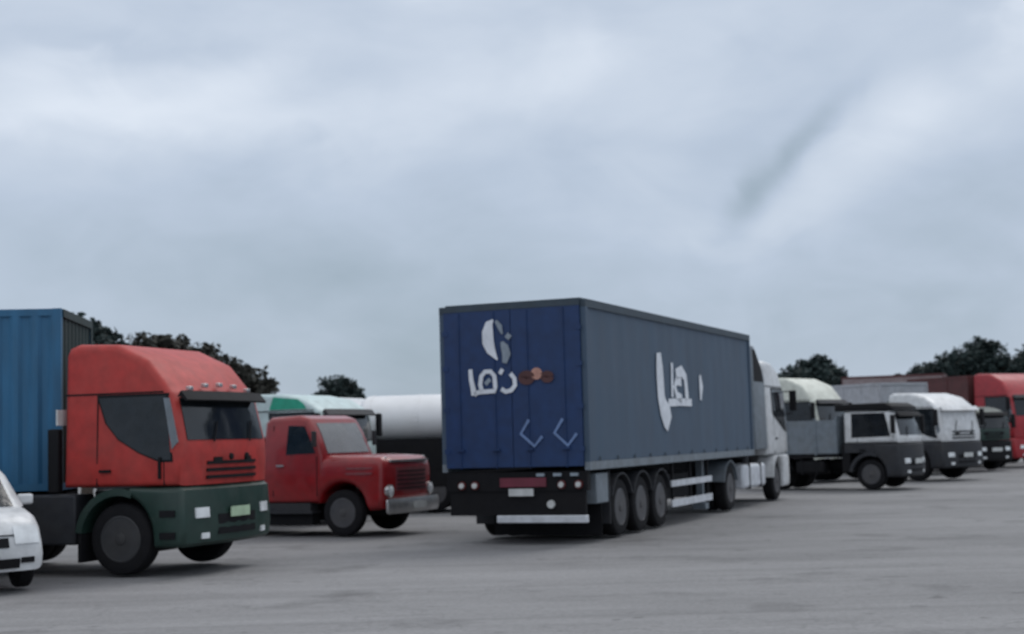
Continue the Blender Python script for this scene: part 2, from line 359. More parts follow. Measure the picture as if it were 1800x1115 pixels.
    for sg in (-1, 1):
        y0, y1 = sorted((sg*(W/2-.50), sg*(W/2-.22)))
        o = b3.front([(xfl, lamp_z-.07), (xfl-.01, lamp_z+.07)], y0, y1, .018, ny=4).build('headlight', 'lamp', root)
        y0, y1 = sorted((sg*(W/2-.50), sg*(W/2-.34)))
        b3.front([(xfl, zlow+.10), (xfl, zlow+.18)], y0, y1, .012, ny=3).build('fog_lamp', 'lamp', bum)
        # wheel arch behind the axle
        ya, yb = sorted((sg*(W/2+.012), sg*(W/2-.42)))
        ao = arch(0, R, wr, 70, 172, 10); ai = arch(0, R, wr+.10, 172, 70, 10)
        lim = zbot-.012
        MB().prism([(x+ox, min(z, lim)) for x, z in ao+ai], ya, yb).build('mudguard', lower, root, smooth=False)
    px0 = bd.warp(xf+.10, 0, 1)[0]
    MB().box(px0+.012, px0+.03, -.26, .26, lamp_z-.09, lamp_z+.05).build('number_plate', plate, root)
    if mirror:
        for sg in (-1, 1):
            a = bd.warp(xf-.18, sg*W/2, zw1-.1); x, y, z = a
            m_ = MB().tube([(x, y, z+.05), (x+.12, y+sg*.22, z+.05)], .015, 6).tube([(x+.02, y, z-.55), (x+.12, y+sg*.22, z-.5)], .015, 6)
            arm = m_.build('mirror_arm', 'black', root)
            ya, yb = sorted((y+sg*.14, y+sg*.32))
            MB().box(x+.08, x+.18, ya, yb, z-.45, z+.08).build('mirror', mirror_m, arm, bevel=.03)
    if wheels:
        for sg in (-1, 1): wheel(root, ox, sg*(W/2-.20), R, .29, rimm)
        MB().tube([(ox, -W/2+.3, R), (ox, W/2-.3, R)], .07, 8).build('axle', 'black', root)
    if wheels:
        MB().box(ox-.7, ox+.55, -.42, .42, .36, zbot-.1).build('engine', 'black', root)
        MB().box(ox-1.9, ox-.75, -.25, .25, .45, .8).build('gearbox', 'black', root)
    return bd

def chassis(root, x0, x1, W=2.45, z0=.78, z1=1.02, name='chassis'):
    mb = MB()
    for y in (-.43, .43): mb.box(x0, x1, y-.04, y+.04, z0, z1)
    n = max(2, int((x1-x0)/1.2))
    for k in range(n+1): x = x0+.06+(x1-x0-.12)*k/n; mb.box(x-.05, x+.05, -.39, .39, z0+.04, z1-.04)
    return mb.build(name, 'black', root)
def rear_axle(root, x, W=2.45, R=.5, guard=True, dual=True, rimm='rim', gm='black'):
    for sg in (-1, 1):
        wheel(root, x, sg*(W/2-.16), R, .27, rimm)
        if dual: wheel(root, x, sg*(W/2-.47), R, .27, rimm)
        if guard:
            ya, yb = sorted((sg*(W/2), sg*(W/2-.60)))
            o_ = arch(x, R, R+.12, 15, 165, 12); i_ = arch(x, R, R+.09, 165, 15, 12)
            MB().prism(o_+i_, ya, yb).build('mudguard', gm, root)
    MB().tube([(x, -W/2+.3, R), (x, W/2-.3, R)], .09, 10).lathe([(-.2, .05), (-.12, .2), (.12, .2), (.2, .05)], 12, c=(x, 0, R)).build('axle', 'black', root)
def fuel_tank(root, x0, x1, W=2.45, sides=(-1, 1), m='dgrey', z0=.42, z1=.98):
    for sg in sides:
        ya, yb = sorted((sg*(W/2-.02), sg*(W/2-.62)))
        o = MB().box(x0, x1, ya, yb, z0, z1).build('fuel_tank', m, root, bevel=.08)
        mb = MB()
        for t in (.25, .75): x = x0+(x1-x0)*t; mb.box(x-.03, x+.03, ya-.012, yb+.012, z0-.012, z1+.012)
        mb.each('tank_strap', 'black', o)
def step_box(root, x0, x1, W, m='dgrey', z0=.4, z1=1.15):
    for sg in (-1, 1):
        ya, yb = sorted((sg*(W/2-.03), sg*(W/2-.5)))
        MB().box(x0, x1, ya, yb, z0, z1).build('side_skirt', m, root, bevel=.03)
def cargo_box(root, x0, x1, W=2.5, z0=1.12, z1=3.4, m='tarpw', name='cargo_box', ribs=True, rail='grey'):
    mb = MB().box(x0, x1, -W/2, W/2, z0, z1)
    o = mb.build(name, m, root, bevel=.03)
    fr = MB()
    for zz in (z0, z1):
        for sg in (-1, 1): ya, yb = sorted((sg*(W/2-.04), sg*(W/2+.02))); fr.box(x0-.012, x1+.012, ya, yb, zz-.05, zz+.05)
        for xx in (x0, x1): fr.box(xx-.03, xx+.03, -W/2+.05, W/2-.05, zz-.05, zz+.05)
    for sg in (-1, 1):
        ya, yb = sorted((sg*(W/2-.04), sg*(W/2+.018)))
        n = int((x1-x0)/1.0) if ribs else 1
        for k in range(n+1): x = x0+(x1-x0)*k/n; fr.box(x-.025, x+.025, ya, yb, z0+.05, z1-.05)
    fr.build('frame', rail, o)
    return o
def corrug(x0, x1, z0, z1, y, sg, pitch=.28, depth=.036, along='x'):
    """trapezoid corrugated sheet"""
    pts = []; x = x0; k = 0
    while x < x1-1e-4:
        for dx, d in ((0, 0), (pitch*.25, 0), (pitch*.45, 1), (pitch*.75, 1)):
            if x+dx <= x1: pts.append((x+dx, -d*depth))
        x += pitch
    pts.append((x1, 0))
    V = []
    for px, d in pts:
        for z in (z0, z1): V.append((px, y+sg*d, z) if along == 'x' else (y+sg*d, px, z))
    return MB().add(V, [(2*i, 2*i+2, 2*i+3, 2*i+1) for i in range(len(pts)-1)])
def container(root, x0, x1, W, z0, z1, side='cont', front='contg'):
    body = MB()
    body.box(x0+.05, x1-.05, -W/2+.05, W/2-.05, z0+.03, z1-.03)
    o = body.build('container', side, root)
    for sg in (-1, 1): corrug(x0+.10, x1-.10, z0+.1, z1-.1, sg*(W/2-.005), sg).build('side_panel', side, o)
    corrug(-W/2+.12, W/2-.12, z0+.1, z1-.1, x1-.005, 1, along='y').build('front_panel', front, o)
    corrug(-W/2+.12, W/2-.12, z0+.1, z1-.1, x0+.005, -1, along='y').build('end_panel', side, o)
    f = MB()
    for xx in (x0, x1-.12):
        for yy in (-W/2, W/2-.12): f.box(xx, xx+.12, yy, yy+.12, z0, z1)
    for zz in (z0, z1-.11):
        for yy in (-W/2+.008, W/2-.108): f.box(x0+.12, x1-.12, yy, yy+.10, zz+.004, zz+.106)
        for xx in (x0+.008, x1-.108): f.box(xx, xx+.10, -W/2+.12, W/2-.12, zz+.004, zz+.106)
    f.build('frame', side, o)
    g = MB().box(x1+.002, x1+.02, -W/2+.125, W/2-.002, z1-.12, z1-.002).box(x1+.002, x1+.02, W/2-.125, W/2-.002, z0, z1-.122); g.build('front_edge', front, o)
    return o
def strokes(mb, lines, w, P):
    """thin raised strokes; lines: list of 2-D polylines; P maps (u, v, lift) into truck space"""
    for ln in lines:
        ww = w
        if isinstance(ln, tuple): ln, ww = ln
        n = len(ln); Lp = []; Rp = []
        for i in range(n):
            a = Vector(ln[max(i-1, 0)]); b = Vector(ln[min(i+1, n-1)]); d = (b-a).normalized(); nn = Vector((-d.y, d.x))
            h = (ww[i] if isinstance(ww, (list, tuple)) else ww)/2
            Lp.append(Vector(ln[i])+nn*h); Rp.append(Vector(ln[i])-nn*h)
        V = [P(p.x, p.y, .010) for p in Lp]+[P(p.x, p.y, .010) for p in Rp]+[P(p.x, p.y, .002) for p in Lp]+[P(p.x, p.y, .002) for p in Rp]
        F = []
        for i in range(n-1):
            F += [(i, i+1, n+i+1, n+i), (2*n+i, 3*n+i, 3*n+i+1, 2*n+i+1), (i, 2*n+i, 2*n+i+1, i+1), (n+i, n+i+1, 3*n+i+1, 3*n+i)]
        F += [(0, n, 3*n, 2*n), (n-1, 3*n-1, 4*n-1, 2*n-1)]
        mb.add(V, F)
def ell(cx, cy, rx, ry, a0=0, a1=360, n=20, tilt=0):
    r = []
    for k in range(n+1):
        a = rad(a0+(a1-a0)*k/n); x, y = rx*cos(a), ry*sin(a); t = rad(tilt); r.append((cx+x*cos(t)-y*sin(t), cy+x*sin(t)+y*cos(t)))
    return r

# ------------------------------------------------------------------ ground
def ground():
    m = bpy.data.materials.new('worn_asphalt'); m.use_nodes = True; t = m.node_tree; n = t.nodes; b = n['Principled BSDF']
    tcn = n.new('ShaderNodeTexCoord')
    def nz(scale, det, sc=(1, 1, 1), rough=.55):
        mp = n.new('ShaderNodeMapping'); mp.inputs['Scale'].default_value = sc; mp.inputs['Rotation'].default_value = (0, 0, rad(20)); t.links.new(tcn.outputs['Object'], mp.inputs[0])
        q = n.new('ShaderNodeTexNoise'); q.inputs['Scale'].default_value = scale; q.inputs['Detail'].default_value = det; q.inputs['Roughness'].default_value = rough
        t.links.new(mp.outputs[0], q.inputs[0]); return q.outputs[0]
    big = nz(.16, 4, (.5, 1.3, 1)); mid = nz(.9, 5, (.35, 1.5, 1)); fine = nz(22, 6); grit = nz(90, 2)
    def rng(x, a, b_, c, d):
        r = n.new('ShaderNodeMapRange'); r.inputs[1].default_value = a; r.inputs[2].default_value = b_; r.inputs[3].default_value = c; r.inputs[4].default_value = d; t.links.new(x, r.inputs[0]); return r.outputs[0]
    def mul(a, b_):
        q = n.new('ShaderNodeMath'); q.operation = 'MULTIPLY'; t.links.new(a, q.inputs[0]); t.links.new(b_, q.inputs[1]); return q.outputs[0]
    v = mul(mul(rng(big, .35, .65, .82, 1.14), rng(mid, .3, .7, .88, 1.1)), mul(rng(fine, .3, .7, .86, 1.12), rng(grit, .3, .7, .85, 1.12)))
    # oil stained parking strip: dark drips and leaks in patches
    stn = nz(.55, 6, (1, 1, 1), .6); v = mul(v, rng(stn, .56, .72, 1.0, .62))
    mpv = n.new('ShaderNodeMapping'); mpv.inputs['Scale'].default_value = (.28, .28, .28); t.links.new(tcn.outputs['Object'], mpv.inputs[0])
    dn = n.new('ShaderNodeTexNoise'); dn.inputs['Scale'].default_value = 3; dn.inputs['Detail'].default_value = 6; t.links.new(mpv.outputs[0], dn.inputs[0])
    am = n.new('ShaderNodeMix'); am.data_type = 'RGBA'; am.blend_type = 'LINEAR_LIGHT'; am.inputs[0].default_value = .35; t.links.new(mpv.outputs[0], am.inputs[6]); t.links.new(dn.outputs['Color'], am.inputs[7])
    vo = n.new('ShaderNodeTexVoronoi'); vo.feature = 'DISTANCE_TO_EDGE'; vo.inputs['Scale'].default_value = 1.0; t.links.new(am.outputs[2], vo.inputs[0])
    v = mul(v, rng(vo.outputs['Distance'], .0, .010, .84, 1.0))
    spots = nz(1.9, 3, (1, 1, 1), .5); v = mul(v, rng(spots, .66, .74, 1.0, .60))
    tyre = nz(1.3, 3, (.05, 3.0, 1), .5); v = mul(v, rng(tyre, .52, .68, 1.0, .90))
    mx = n.new('ShaderNodeMix'); mx.data_type = 'RGBA'; mx.blend_type = 'MULTIPLY'; mx.inputs[0].default_value = 1; mx.inputs[6].default_value = (.222, .219, .222, 1); t.links.new(v, mx.inputs[7])
    t.links.new(mx.outputs[2], b.inputs['Base Color']); b.inputs['Roughness'].default_value = .82; b.inputs['Specular IOR Level'].default_value = .35
    bp = n.new('ShaderNodeBump'); bp.inputs['Strength'].default_value = .5; bp.inputs['Distance'].default_value = .02; t.links.new(fine, bp.inputs['Height']); t.links.new(bp.outputs[0], b.inputs['Normal'])
    V = []; F = []; nx = 90; ny = 90
    for j in range(ny+1):
        for i in range(nx+1):
            u = (i/nx)*2-1; q = j/ny
            x = 900*u*abs(u)**1.5; y = -40+1400*q**2.6
            z = .03*noise.noise(Vector((x*.12, y*.12, 0))) if abs(x) < 40 and y < 80 else 0
            V.append((x, y, z-.03))
    for j in range(ny):
        for i in range(nx): a = j*(nx+1)+i; F.append((a, a+1, a+nx+2, a+nx+1))
    o = MB().add(V, F).build('ground', m, None, smooth=True); tag(o, kind='structure')
ground()

# ------------------------------------------------------------------ blue curtain trailer truck (origin at the trailer tail)
def blue_truck():
    r = empty('semi_truck', -.02, 24.49, 67.3)
    tag(r, 'semi truck with long grey-blue trailer, white emblem on its navy rear doors', 'semi truck')
    W = 2.6; z0, z1 = 1.24, 4.0; Lx = 11.35
    # trailer body with softly buckled tarp sides
    V = []; nx, nz = 90, 14; F = []
    tb = MB().box(.02, Lx-.02, -W/2+.04, W/2-.04, z0+.02, z1-.02).build('trailer_body', 'rail', r)
    for sg in (-1, 1):
        V = []; F = []
        for i in range(nx+1):
            for j in range(nz+1):
                x = .10+(Lx-.2)*i/nx; z = z0+.09+(z1-z0-.20)*j/nz
                d = .0035*sin(x*2*pi/.62)*(.4+.6*j/nz)+.018*noise.noise(Vector((x*.7, z*.6, sg)))*sin(pi*j/nz)
                V.append((x, sg*(W/2+.002+d), z))
        for i in range(nx):
            for j in range(nz): a = i*(nz+1)+j; F.append((a, a+nz+1, a+nz+2, a+1))
        o = MB().add(V, F).build('curtain', 'tarp', tb, smooth=True)
        sb = MB()
        for k in range(12):
            x = .55+k*.93; ya, yb = sorted((sg*(W/2+.018), sg*(W/2+.028))); sb.box(x-.02, x+.02, ya, yb, z0-.06, z0+.16)
        sb.each('strap', 'rail', tb)
        fr = MB(); ya, yb = sorted((sg*(W/2-.06), sg*(W/2+.035)))
        fr.box(0.0, Lx, ya, yb, z1-.13, z1+.005); fr.build('top_rail', 'rail', tb)
        fr = MB(); fr.box(0.0, Lx, ya, yb, z0-.05, z0+.085); fr.build('bottom_rail', 'grey', tb)
        fr = MB()
        for x in (0, Lx-.12): fr.box(x, x+.12, ya, yb-.003 if sg > 0 else yb, z0+.085, z1-.13)
        fr.each('corner_post', 'tarp', tb)
    MB().box(.03, Lx-.03, -W/2+.07, W/2-.07, z1-.03, z1+.03).build('roof_sheet', 'rail', tb)
    # rear doors
    for sg in (-1, 1):
        ya, yb = sorted((sg*.006, sg*(W/2-.065)))
        d = MB().box(-.045, -.002, ya, yb, z0+.02, z1-.10).build('rear_door', 'navy', r)
        for yy in (.30, .95):
            MB().tube([(-.056, sg*yy, z0+.0), (-.056, sg*yy, z1-.12)], .009, 6).build('lock_rod', 'navy', d)
            MB().box(-.10, -.05, sg*yy-.07, sg*yy+.07, z0+.30, z0+.33).build('lock_handle', 'navy', d)
        hb = MB()
        for z in (z0+.3, z0+1.0, z0+1.7, z0+2.3): y_ = sg*(W/2-.09); hb.box(-.056, -.03, y_-.05, y_+.05, z-.04, z+.04)
        hb.each('hinge', 'navy', d)
    MB().box(-.05, .06, -W/2+.062, W/2-.062, z1-.098, z1-.002).build('door_header', 'rail', r)
    # markings on the rear: u from the left edge seen from behind, v from the door bottom
    def P(u, v, l): return (-.048-l-.012, W/2-u, z0+v)
    mk = MB()
    leaf = ([(1.00, 2.50), (.93, 2.44), (.895, 2.30), (.90, 2.12), (.95, 1.98), (1.06, 1.82)], [.02, .13, .20, .21, .16, .02])
    strokes(mk, [leaf, ([(.56, 1.68), (.57, 1.50), (.60, 1.36), (.62, 1.24)], [.07, .08, .09, .10])], .08, P)
    strokes(mk, [([(.76, 1.31), (.735, 1.42), (.76, 1.56), (.83, 1.63), (.93, 1.63), (1.0, 1.55), (1.01, 1.36), (1.0, 1.30), (.70, 1.29), (.62, 1.25)], .075)], .075, P)
    strokes(mk, [([(1.12, 1.33), (1.20, 1.28), (1.30, 1.30), (1.37, 1.38), (1.36, 1.50), (1.29, 1.58)], .075), ([(1.10, 1.58), (1.15, 1.66)], .07)], .07, P)
    mk.each('rear_emblem', 'mark', r)
    mk = MB(); strokes(mk, [([(1.19, 1.76), (1.23, 1.90), (1.20, 2.03), (1.15, 2.12)], [.08, .15, .14, .05]), ([(1.05, 2.48), (1.12, 2.38), (1.16, 2.25)], [.05, .09, .03]), ([(1.24, 2.17), (1.30, 2.24)], .09), ([(.83, 1.42), (.92, 1.50)], .07)], .1, P)
    mk.each('rear_emblem', 'markg', r)
    mk = MB(); strokes(mk, [(ell(1.76, 1.56, .05, .05), .10)], .1, P); mk.build('round_mark', 'marko', r)
    mk = MB(); strokes(mk, [(ell(1.58, 1.50, .08, .05), .14), (ell(1.95, 1.50, .06, .04), .12)], .1, P); mk.each('faded_mark', 'marko2', r)
    mk = MB(); strokes(mk, [[(1.60, .80), (1.45, .57), (1.69, .36), (1.83, .52)], [(2.20, .80), (2.05, .57), (2.28, .36), (2.44, .55)]], .05, P); mk.each('chevron_mark', 'markb', r)
    # markings on the near (right hand) side
    def Q(u, v, l): return (u, -W/2-.016-l, v)
    mk = MB()
    strokes(mk, [([(4.05, 3.28), (4.08, 2.9), (4.12, 2.45), (4.22, 2.25), (4.45, 2.08), (4.60, 1.93)], [.26, .42, .42, .46, .56, .40])], .3, Q)
    strokes(mk, [([(4.90, 3.12), (4.88, 2.75), (4.86, 2.45)], .13), ([(5.15, 2.90), (5.55, 2.98), (5.80, 2.85), (5.85, 2.60), (5.88, 2.40)], .22), ([(4.60, 2.34), (5.3, 2.36), (6.2, 2.36)], .15),
                 ([(5.5, 2.42), (5.18, 2.48), (5.05, 2.65), (5.18, 2.78), (5.5, 2.76)], .18), ([(6.9, 2.93), (6.97, 2.70), (6.9, 2.42)], [.12, .26, .10])], .1, Q)
    mk.each('side_lettering', 'mark', r)
    # running gear
    chassis(r, .1, Lx-.2, z0=.92, z1=1.18)
    for x in (1.8, 2.98, 4.16): rear_axle(r, x, 2.5, .5, guard=False, dual=True)
    for sg in (-1, 1):
        for x in (1.8, 2.98, 4.16):
            ya, yb = sorted((sg*(W/2-.03), sg*(W/2-.62))); o_ = arch(x, .5, .60, 22, 158, 10); i_ = arch(x, .5, .57, 158, 22, 10)
            MB().prism(o_+i_, ya, yb).build('mudguard', 'dgrey', r)
        g = MB(); ya, yb = sorted((sg*(W/2-.02), sg*(W/2-.05)))
        g.box(4.75, 7.7, ya, yb, .72, .84); g.box(4.75, 7.7, ya, yb, .33, .47); g.each('side_guard', 'alu', r)
        g = MB(); ya, yb = sorted((sg*(W/2-.052), sg*(W/2-.10)))
        for x in (4.95, 6.2, 7.5): g.box(x-.03, x+.03, ya, yb, .30, 1.18)
        g.each('guard_post', 'black', r)
        g = MB(); y_ = sg*.9; g.box(8.05, 8.17, y_-.07, y_+.07, .25, 1.18); g.box(7.98, 8.24, y_-.14, y_+.14, .12, .25); g.build('landing_leg', 'grey', r)
        MB().box(1.15, 1.19, min(sg*(W/2-.05), sg*(W/2-.62)), max(sg*(W/2-.05), sg*(W/2-.62)), .25, 1.15).build('mud_flap', 'dgrey', r)
        bl = MB().box(.45, 1.05, min(sg*(W/2-.03), sg*(W/2-.3)), max(sg*(W/2-.03), sg*(W/2-.3)), .62, 1.12).build('tool_box', 'grey', r, bevel=.02)
    MB().box(5.0, 7.3, -.95, -.5, .45, .95).build('pallet_rack', 'black', r, bevel=.02)
    # tail
    MB().box(.02, .16, -W/2+.03, W/2-.03, .86, 1.18).build('rear_beam', 'black', r)
    MB().box(.04, .10, -W/2+.08, W/2-.08, .46, .86).build('rear_panel', 'black', r)
    MB().box(.80, .82, -W/2+.08, .75, .08, .62).build('shadow_sheet', 'black', r)  # black sheet added in place of the tyre shadow behind the bumper
    bb = MB().box(-.02, .10, -W/2+.05, W/2-.95, .335, .46).build('rear_bumper', 'alu', r, bevel=.015)
    MB().box(.1, .16, -.7, -.6, .4, .95).box(.1, .16, .2, .3, .4, .95).each('bumper_bracket', 'black', bb)
    MB().box(-.01, .015, W/2-1.85, W/2-1.02, .93, 1.08).build('rear_board', 'platered', r)
    MB().box(-.02, .018, W/2-1.62, W/2-1.18, .78, .90).build('number_plate', 'plate', r)
    for y in (.98, .74, -.82, -1.12):
        lm = MB().lathe([(.0, .075), (-.035, .07), (-.04, .01)], 16, 'x', (0.015, y, .96)).build('tail_light', 'tail', r)
        MB().lathe([(-.036, .05), (-.06, .045), (-.062, .004)], 12, 'x', (.015, y, .96)).build('reflector', 'plate', lm)
    MB().lathe([(0, .07), (-.04, .065), (-.042, .004)], 16, 'x', (.03, -.62, .64)).build('reverse_light', 'plate', r)
    for y in (-.45, -.75, -1.05): MB().box(-.012, .02, y-.07, y+.07, 1.10, 1.15).build('marker_light', 'markg', r)
    # tractor
    ax = 14.35
    bd = cabover(r, ax, 2.45, 'white', 'white', 1.15, 1.95, 2.8, 3.5, 1.30, -.95, .5, visor='dgrey', zlow=.32, lamp_z=.70, plate='plate')
    slp = [(ax-2.2, 1.3), (ax-2.2, 3.80), (ax-1.9, 3.82), (ax-1.1, 3.25), (ax-.965, 3.1), (ax-.965, 1.3)]
    sb = Body([(x-ax, z) for x, z in slp], 2.4, r=.06, bow=0, taper=.03, xb=-1.5, zb=1.3, zt=3.8, ox=ax)
    so_ = sb.mb().build('sleeper_cab', 'grey', r, smooth=True)
    for sg in (-1, 1): sb.side([(-2.1, 3.72), (-1.85, 3.72), (-1.25, 3.25), (-1.1, 2.95), (-2.1, 2.95)], sg, .006).build('dark_panel', 'black', so_)
    chassis(r, 8.9, ax+.9, z0=.70, z1=.90, name='tractor_chassis')
    rear_axle(r, 9.55, 2.45, .5, gm='grey')
    fuel_tank(r, 10.7, 12.9, 2.5, m='alu')
    MB().tube([(ax-2.3, -.95, .9), (ax-2.3, -.95, 3.3)], .07, 10).build('exhaust_pipe', 'dgrey', r)
    return r
blue_truck()

# ------------------------------------------------------------------ red cab with blue container, left
def turn(objs, px, deg):
    """swing trailer parts about the kingpin at (px, 0)"""
    Mx = Matrix.Translation((px, 0, 0)) @ Matrix.Rotation(rad(deg), 4, 'Z') @ Matrix.Translation((-px, 0, 0))
    for o in objs: o.matrix_basis = Mx @ o.matrix_basis
def red_truck():
    r = empty('container_truck', -5.13, 21.54, -19)
    tag(r, 'big faded red cab-over truck with dark green bumper pulling a blue container, at left', 'container truck')
    sw = [(-.32, 2.46), (.86, 2.46), (.96, 1.58), (.72, 1.58), (.36, 1.70), (.02, 1.88), (-.18, 2.10)]
    cabover(r, 0, 2.45, 'red', 'green', 1.22, 1.84, 2.46, 3.24, 1.10, -.90, .5, swin=sw, visor='black', lamp_z=.84, zlow=.38, rimm='rimd', mirror=False, pillar='grey')
    step_box(r, -1.75, -.72, 2.45, 'dgrey', .42, 1.12)
    for sg in (-1, 1):
        ya, yb = sorted((sg*1.225, sg*1.262))
        for z in (.50, .80): MB().box(.68, .92, ya, yb, z, z+.09).build('step', 'black', r)
        MB().box(.66, .70, ya, yb, 1.32, 1.62).build('grab_handle', 'black', r, bevel=.01)
        MB().box(-.66, -.60, min(sg*.75, sg*1.22), max(sg*.75, sg*1.22), .18, .62).build('mud_flap', 'black', r)
        MB().lathe([(0, .05), (.03, .045), (.035, .004)], 12, 'x', (1.20, sg*.22, 1.60)).build('badge', 'black', r)
    for y in (-.8, -.4, 0, .4, .8): MB().box(.86, .93, y-.05, y+.05, 2.60-.1*y*y, 2.66-.1*y*y).build('roof_marker', 'chrome', r, bevel=.01)
    chassis(r, -4.2, .8)
    rear_axle(r, -3.0, 2.45, rimm='rimd'); fuel_tank(r, -2.35, -1.8, 2.45)
    MB().box(-1.18, -1.0, -1.20, -1.08, 1.15, 2.05).build('air_stack', 'black', r, bevel=.02)
    MB().box(-.98, -.95, -1.27, -1.07, 2.10, 2.32).build('marker_plate', 'plate', r)
    have = set(r.children)
    for x in (-9.6, -10.8, -12.0): rear_axle(r, x, 2.5, rimm='rimd')
    chassis(r, -13.0, -1.8, z0=1.02, z1=1.16, name='trailer_bed')
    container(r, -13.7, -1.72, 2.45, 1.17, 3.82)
    turn([o for o in r.children if o not in have], -2.6, 25)
red_truck()

# ------------------------------------------------------------------ old bonneted truck
def bonnet_truck():
    r = empty('bonnet_truck', -2.90, 28.60, -24)
    tag(r, 'old dark red bonneted truck with chrome bumper parked right of the big red cab', 'truck')
    W = 2.0; R = .43
    # cab: roof 2.25
    cp = [(-1.75, .62), (-1.78, 1.45), (-1.72, 2.17), (-1.60, 2.27), (-.95, 2.29), (-.72, 2.22), (-.55, 1.95), (-.36, 1.52), (-.36, .95), (-.45, .62)]
    cb = Body(cp, W, r=.10, bow=.05, taper=.08, xb=-1.0, zb=1.35, zt=2.28)
    cab = cb.mb().build('cab', 'darkred', r, smooth=True)
    for sg in (-1, 1):
        cb.side([(-1.18, 2.10), (-.80, 2.08), (-.52, 1.56), (-1.22, 1.54)], sg, .006).build('side_window', 'glass', r)
        cb.side([(-1.52, .75), (-1.50, .75), (-1.50, 2.1), (-1.52, 2.1)], sg, .004).each('door_gap', 'black', cab)
        cb.side([(-.50, .75), (-.48, .75), (-.48, 1.5), (-.50, 1.5)], sg, .004).each('door_gap', 'black', cab)
        yy = sg*W/2; MB().box(-1.42, -1.26, min(yy, yy+sg*.03), max(yy, yy+sg*.03), 1.32, 1.35).build('door_handle', 'chrome', cab)
        a = cb.warp(-.6, sg*W/2, 1.75)
        arm = MB().tube([a, (a[0]+.15, a[1]+sg*.2, 1.8)], .012, 5).build('mirror_arm', 'black', r)
        MB().box(a[0]+.13, a[0]+.17, min(a[1]+sg*.12, a[1]+sg*.26), max(a[1]+sg*.12, a[1]+sg*.26), 1.68, 1.98).build('mirror', 'dgrey', arm, bevel=.012)
    wl = [lerp((-.36, 1.52), (-.55, 1.95), t) for t in (.08, .5, 1)]+[lerp((-.55, 1.95), (-.72, 2.22), t) for t in (.4, .7)]
    ws = cb.front(wl, -.80, .80, .012).build('windscreen', 'wsky', r, smooth=True)
    # full-width bonnet with cut wheel arches
    fo = [(-.62, .60)]+[(x, z) for x, z in arch(0, R, .56, 162, 14, 12)]+[(.62, .46), (.96, .50), (1.0, .70), (1.01, 1.22), (.97, 1.38), (.86, 1.46), (.30, 1.49), (-.36, 1.51), (-.62, 1.40)]
    hb = Body(fo, W-.01, r=.13, bow=.12, taper=.05, xb=.2, zb=1.05, zt=1.5)
    hood = hb.mb().build('bonnet', 'darkred', r, smooth=True)
    hs = MB()
    for sg in (-1, 1):
        for z in (1.14, 1.24): b2 = hb.side([(.10, z), (.72, z), (.76, z+.035), (.10, z+.035)], sg, .012); hs.add(b2.v, b2.f)
    hs.each('air_vent', 'maroon', hood)
    trim = MB()
    for sg in (-1, 1): trim.tube([(.0, sg*.80, 1.485), (.45, sg*.79, 1.47), (.86, sg*.76, 1.44)], .018, 6)
    trim.each('bonnet_trim', 'chrome', hood)
    b2 = hb.front([(1.0, 1.36), (1.005, 1.40)], -.78, .78, .012); b2.build('nose_trim', 'chrome', hood)
    hb.front([(1.0, .82), (1.01, 1.26)], -.62, .62, .006).build('grille_panel', 'maroon', r)
    g = MB()
    for k in range(5): b2 = hb.front([(1.01, .85+k*.08), (1.01, .87+k*.08)], -.56, .56, .014); g.add(b2.v, b2.f)
    g.build('grille', 'black', r)
    for sg in (-1, 1):
        h = MB().lathe([(0, .10), (.05, .095), (.07, .06), (.075, .004)], 18, 'x', (.92, sg*.80, .82)).build('headlight', 'lamp', r, smooth=True)
        MB().lathe([(-.06, .125), (.03, .12), (.035, .10)], 18, 'x', (.93, sg*.80, .82)).build('lamp_ring', 'chrome', h, smooth=True)
        st = MB(); ya, yb = sorted((sg*(W/2), sg*(W/2-.35))); st.box(-1.75, -.65, ya, yb, .42, .47); st.box(-1.7, -.7, ya+.03, yb-.03, .47, .62); st.build('running_board', 'dgrey', r)
    # bumper
    bp = Body([(1.02, .42), (1.02, .66), (1.09, .68), (1.13, .60), (1.13, .48), (1.09, .40)], 2.06, r=.04, bow=.10, taper=0, xb=1.0)
    bp.xb = .9; b_ = bp.mb().build('bumper', 'chrome', r, smooth=True)
    MB().box(1.14, 1.155, -.25, .25, .48, .60).build('number_plate', 'plate', b_)
    MB().box(.85, 1.05, -.45, -.37, .48, .60).box(.85, 1.05, .37, .45, .48, .60).each('bumper_bracket', 'black', b_)
    chassis(r, -5.8, .95, z0=.55, z1=.72)
    for sg in (-1, 1): wheel(r, 0, sg*(W/2-.15), R, .22)
    MB().tube([(0, -.8, R), (0, .8, R)], .06, 8).build('axle', 'black', r)
    rear_axle(r, -4.2, 2.0, R, dual=True)
    MB().box(-.45, .7, -.4, .4, .35, .75).build('engine', 'black', r)
    fuel_tank(r, -3.2, -1.85, 2.0, m='black', z0=.22, z1=.8)
    for sg in (-1, 1): MB().box(-1.7, -.7, min(sg*.62, sg*.9), max(sg*.62, sg*.9), .2, .415).build('battery_box', 'black', r)
    # dropside bed
    bed = MB().box(-5.9, -1.95, -1.0, 1.0, .95, 1.05).build('load_bed', 'dgrey', r)
    sd_ = MB().box(-5.9, -1.95, -1.02, -.97, 1.05, 1.55).box(-5.9, -1.95, .97, 1.02, 1.05, 1.55).box(-5.9, -5.85, -.97, .97, 1.05, 1.55).box(-2.0, -1.95, -.97, .97, 1.05, 1.9)
    sd_.build('side_board', 'darkred', r)
bonnet_truck()

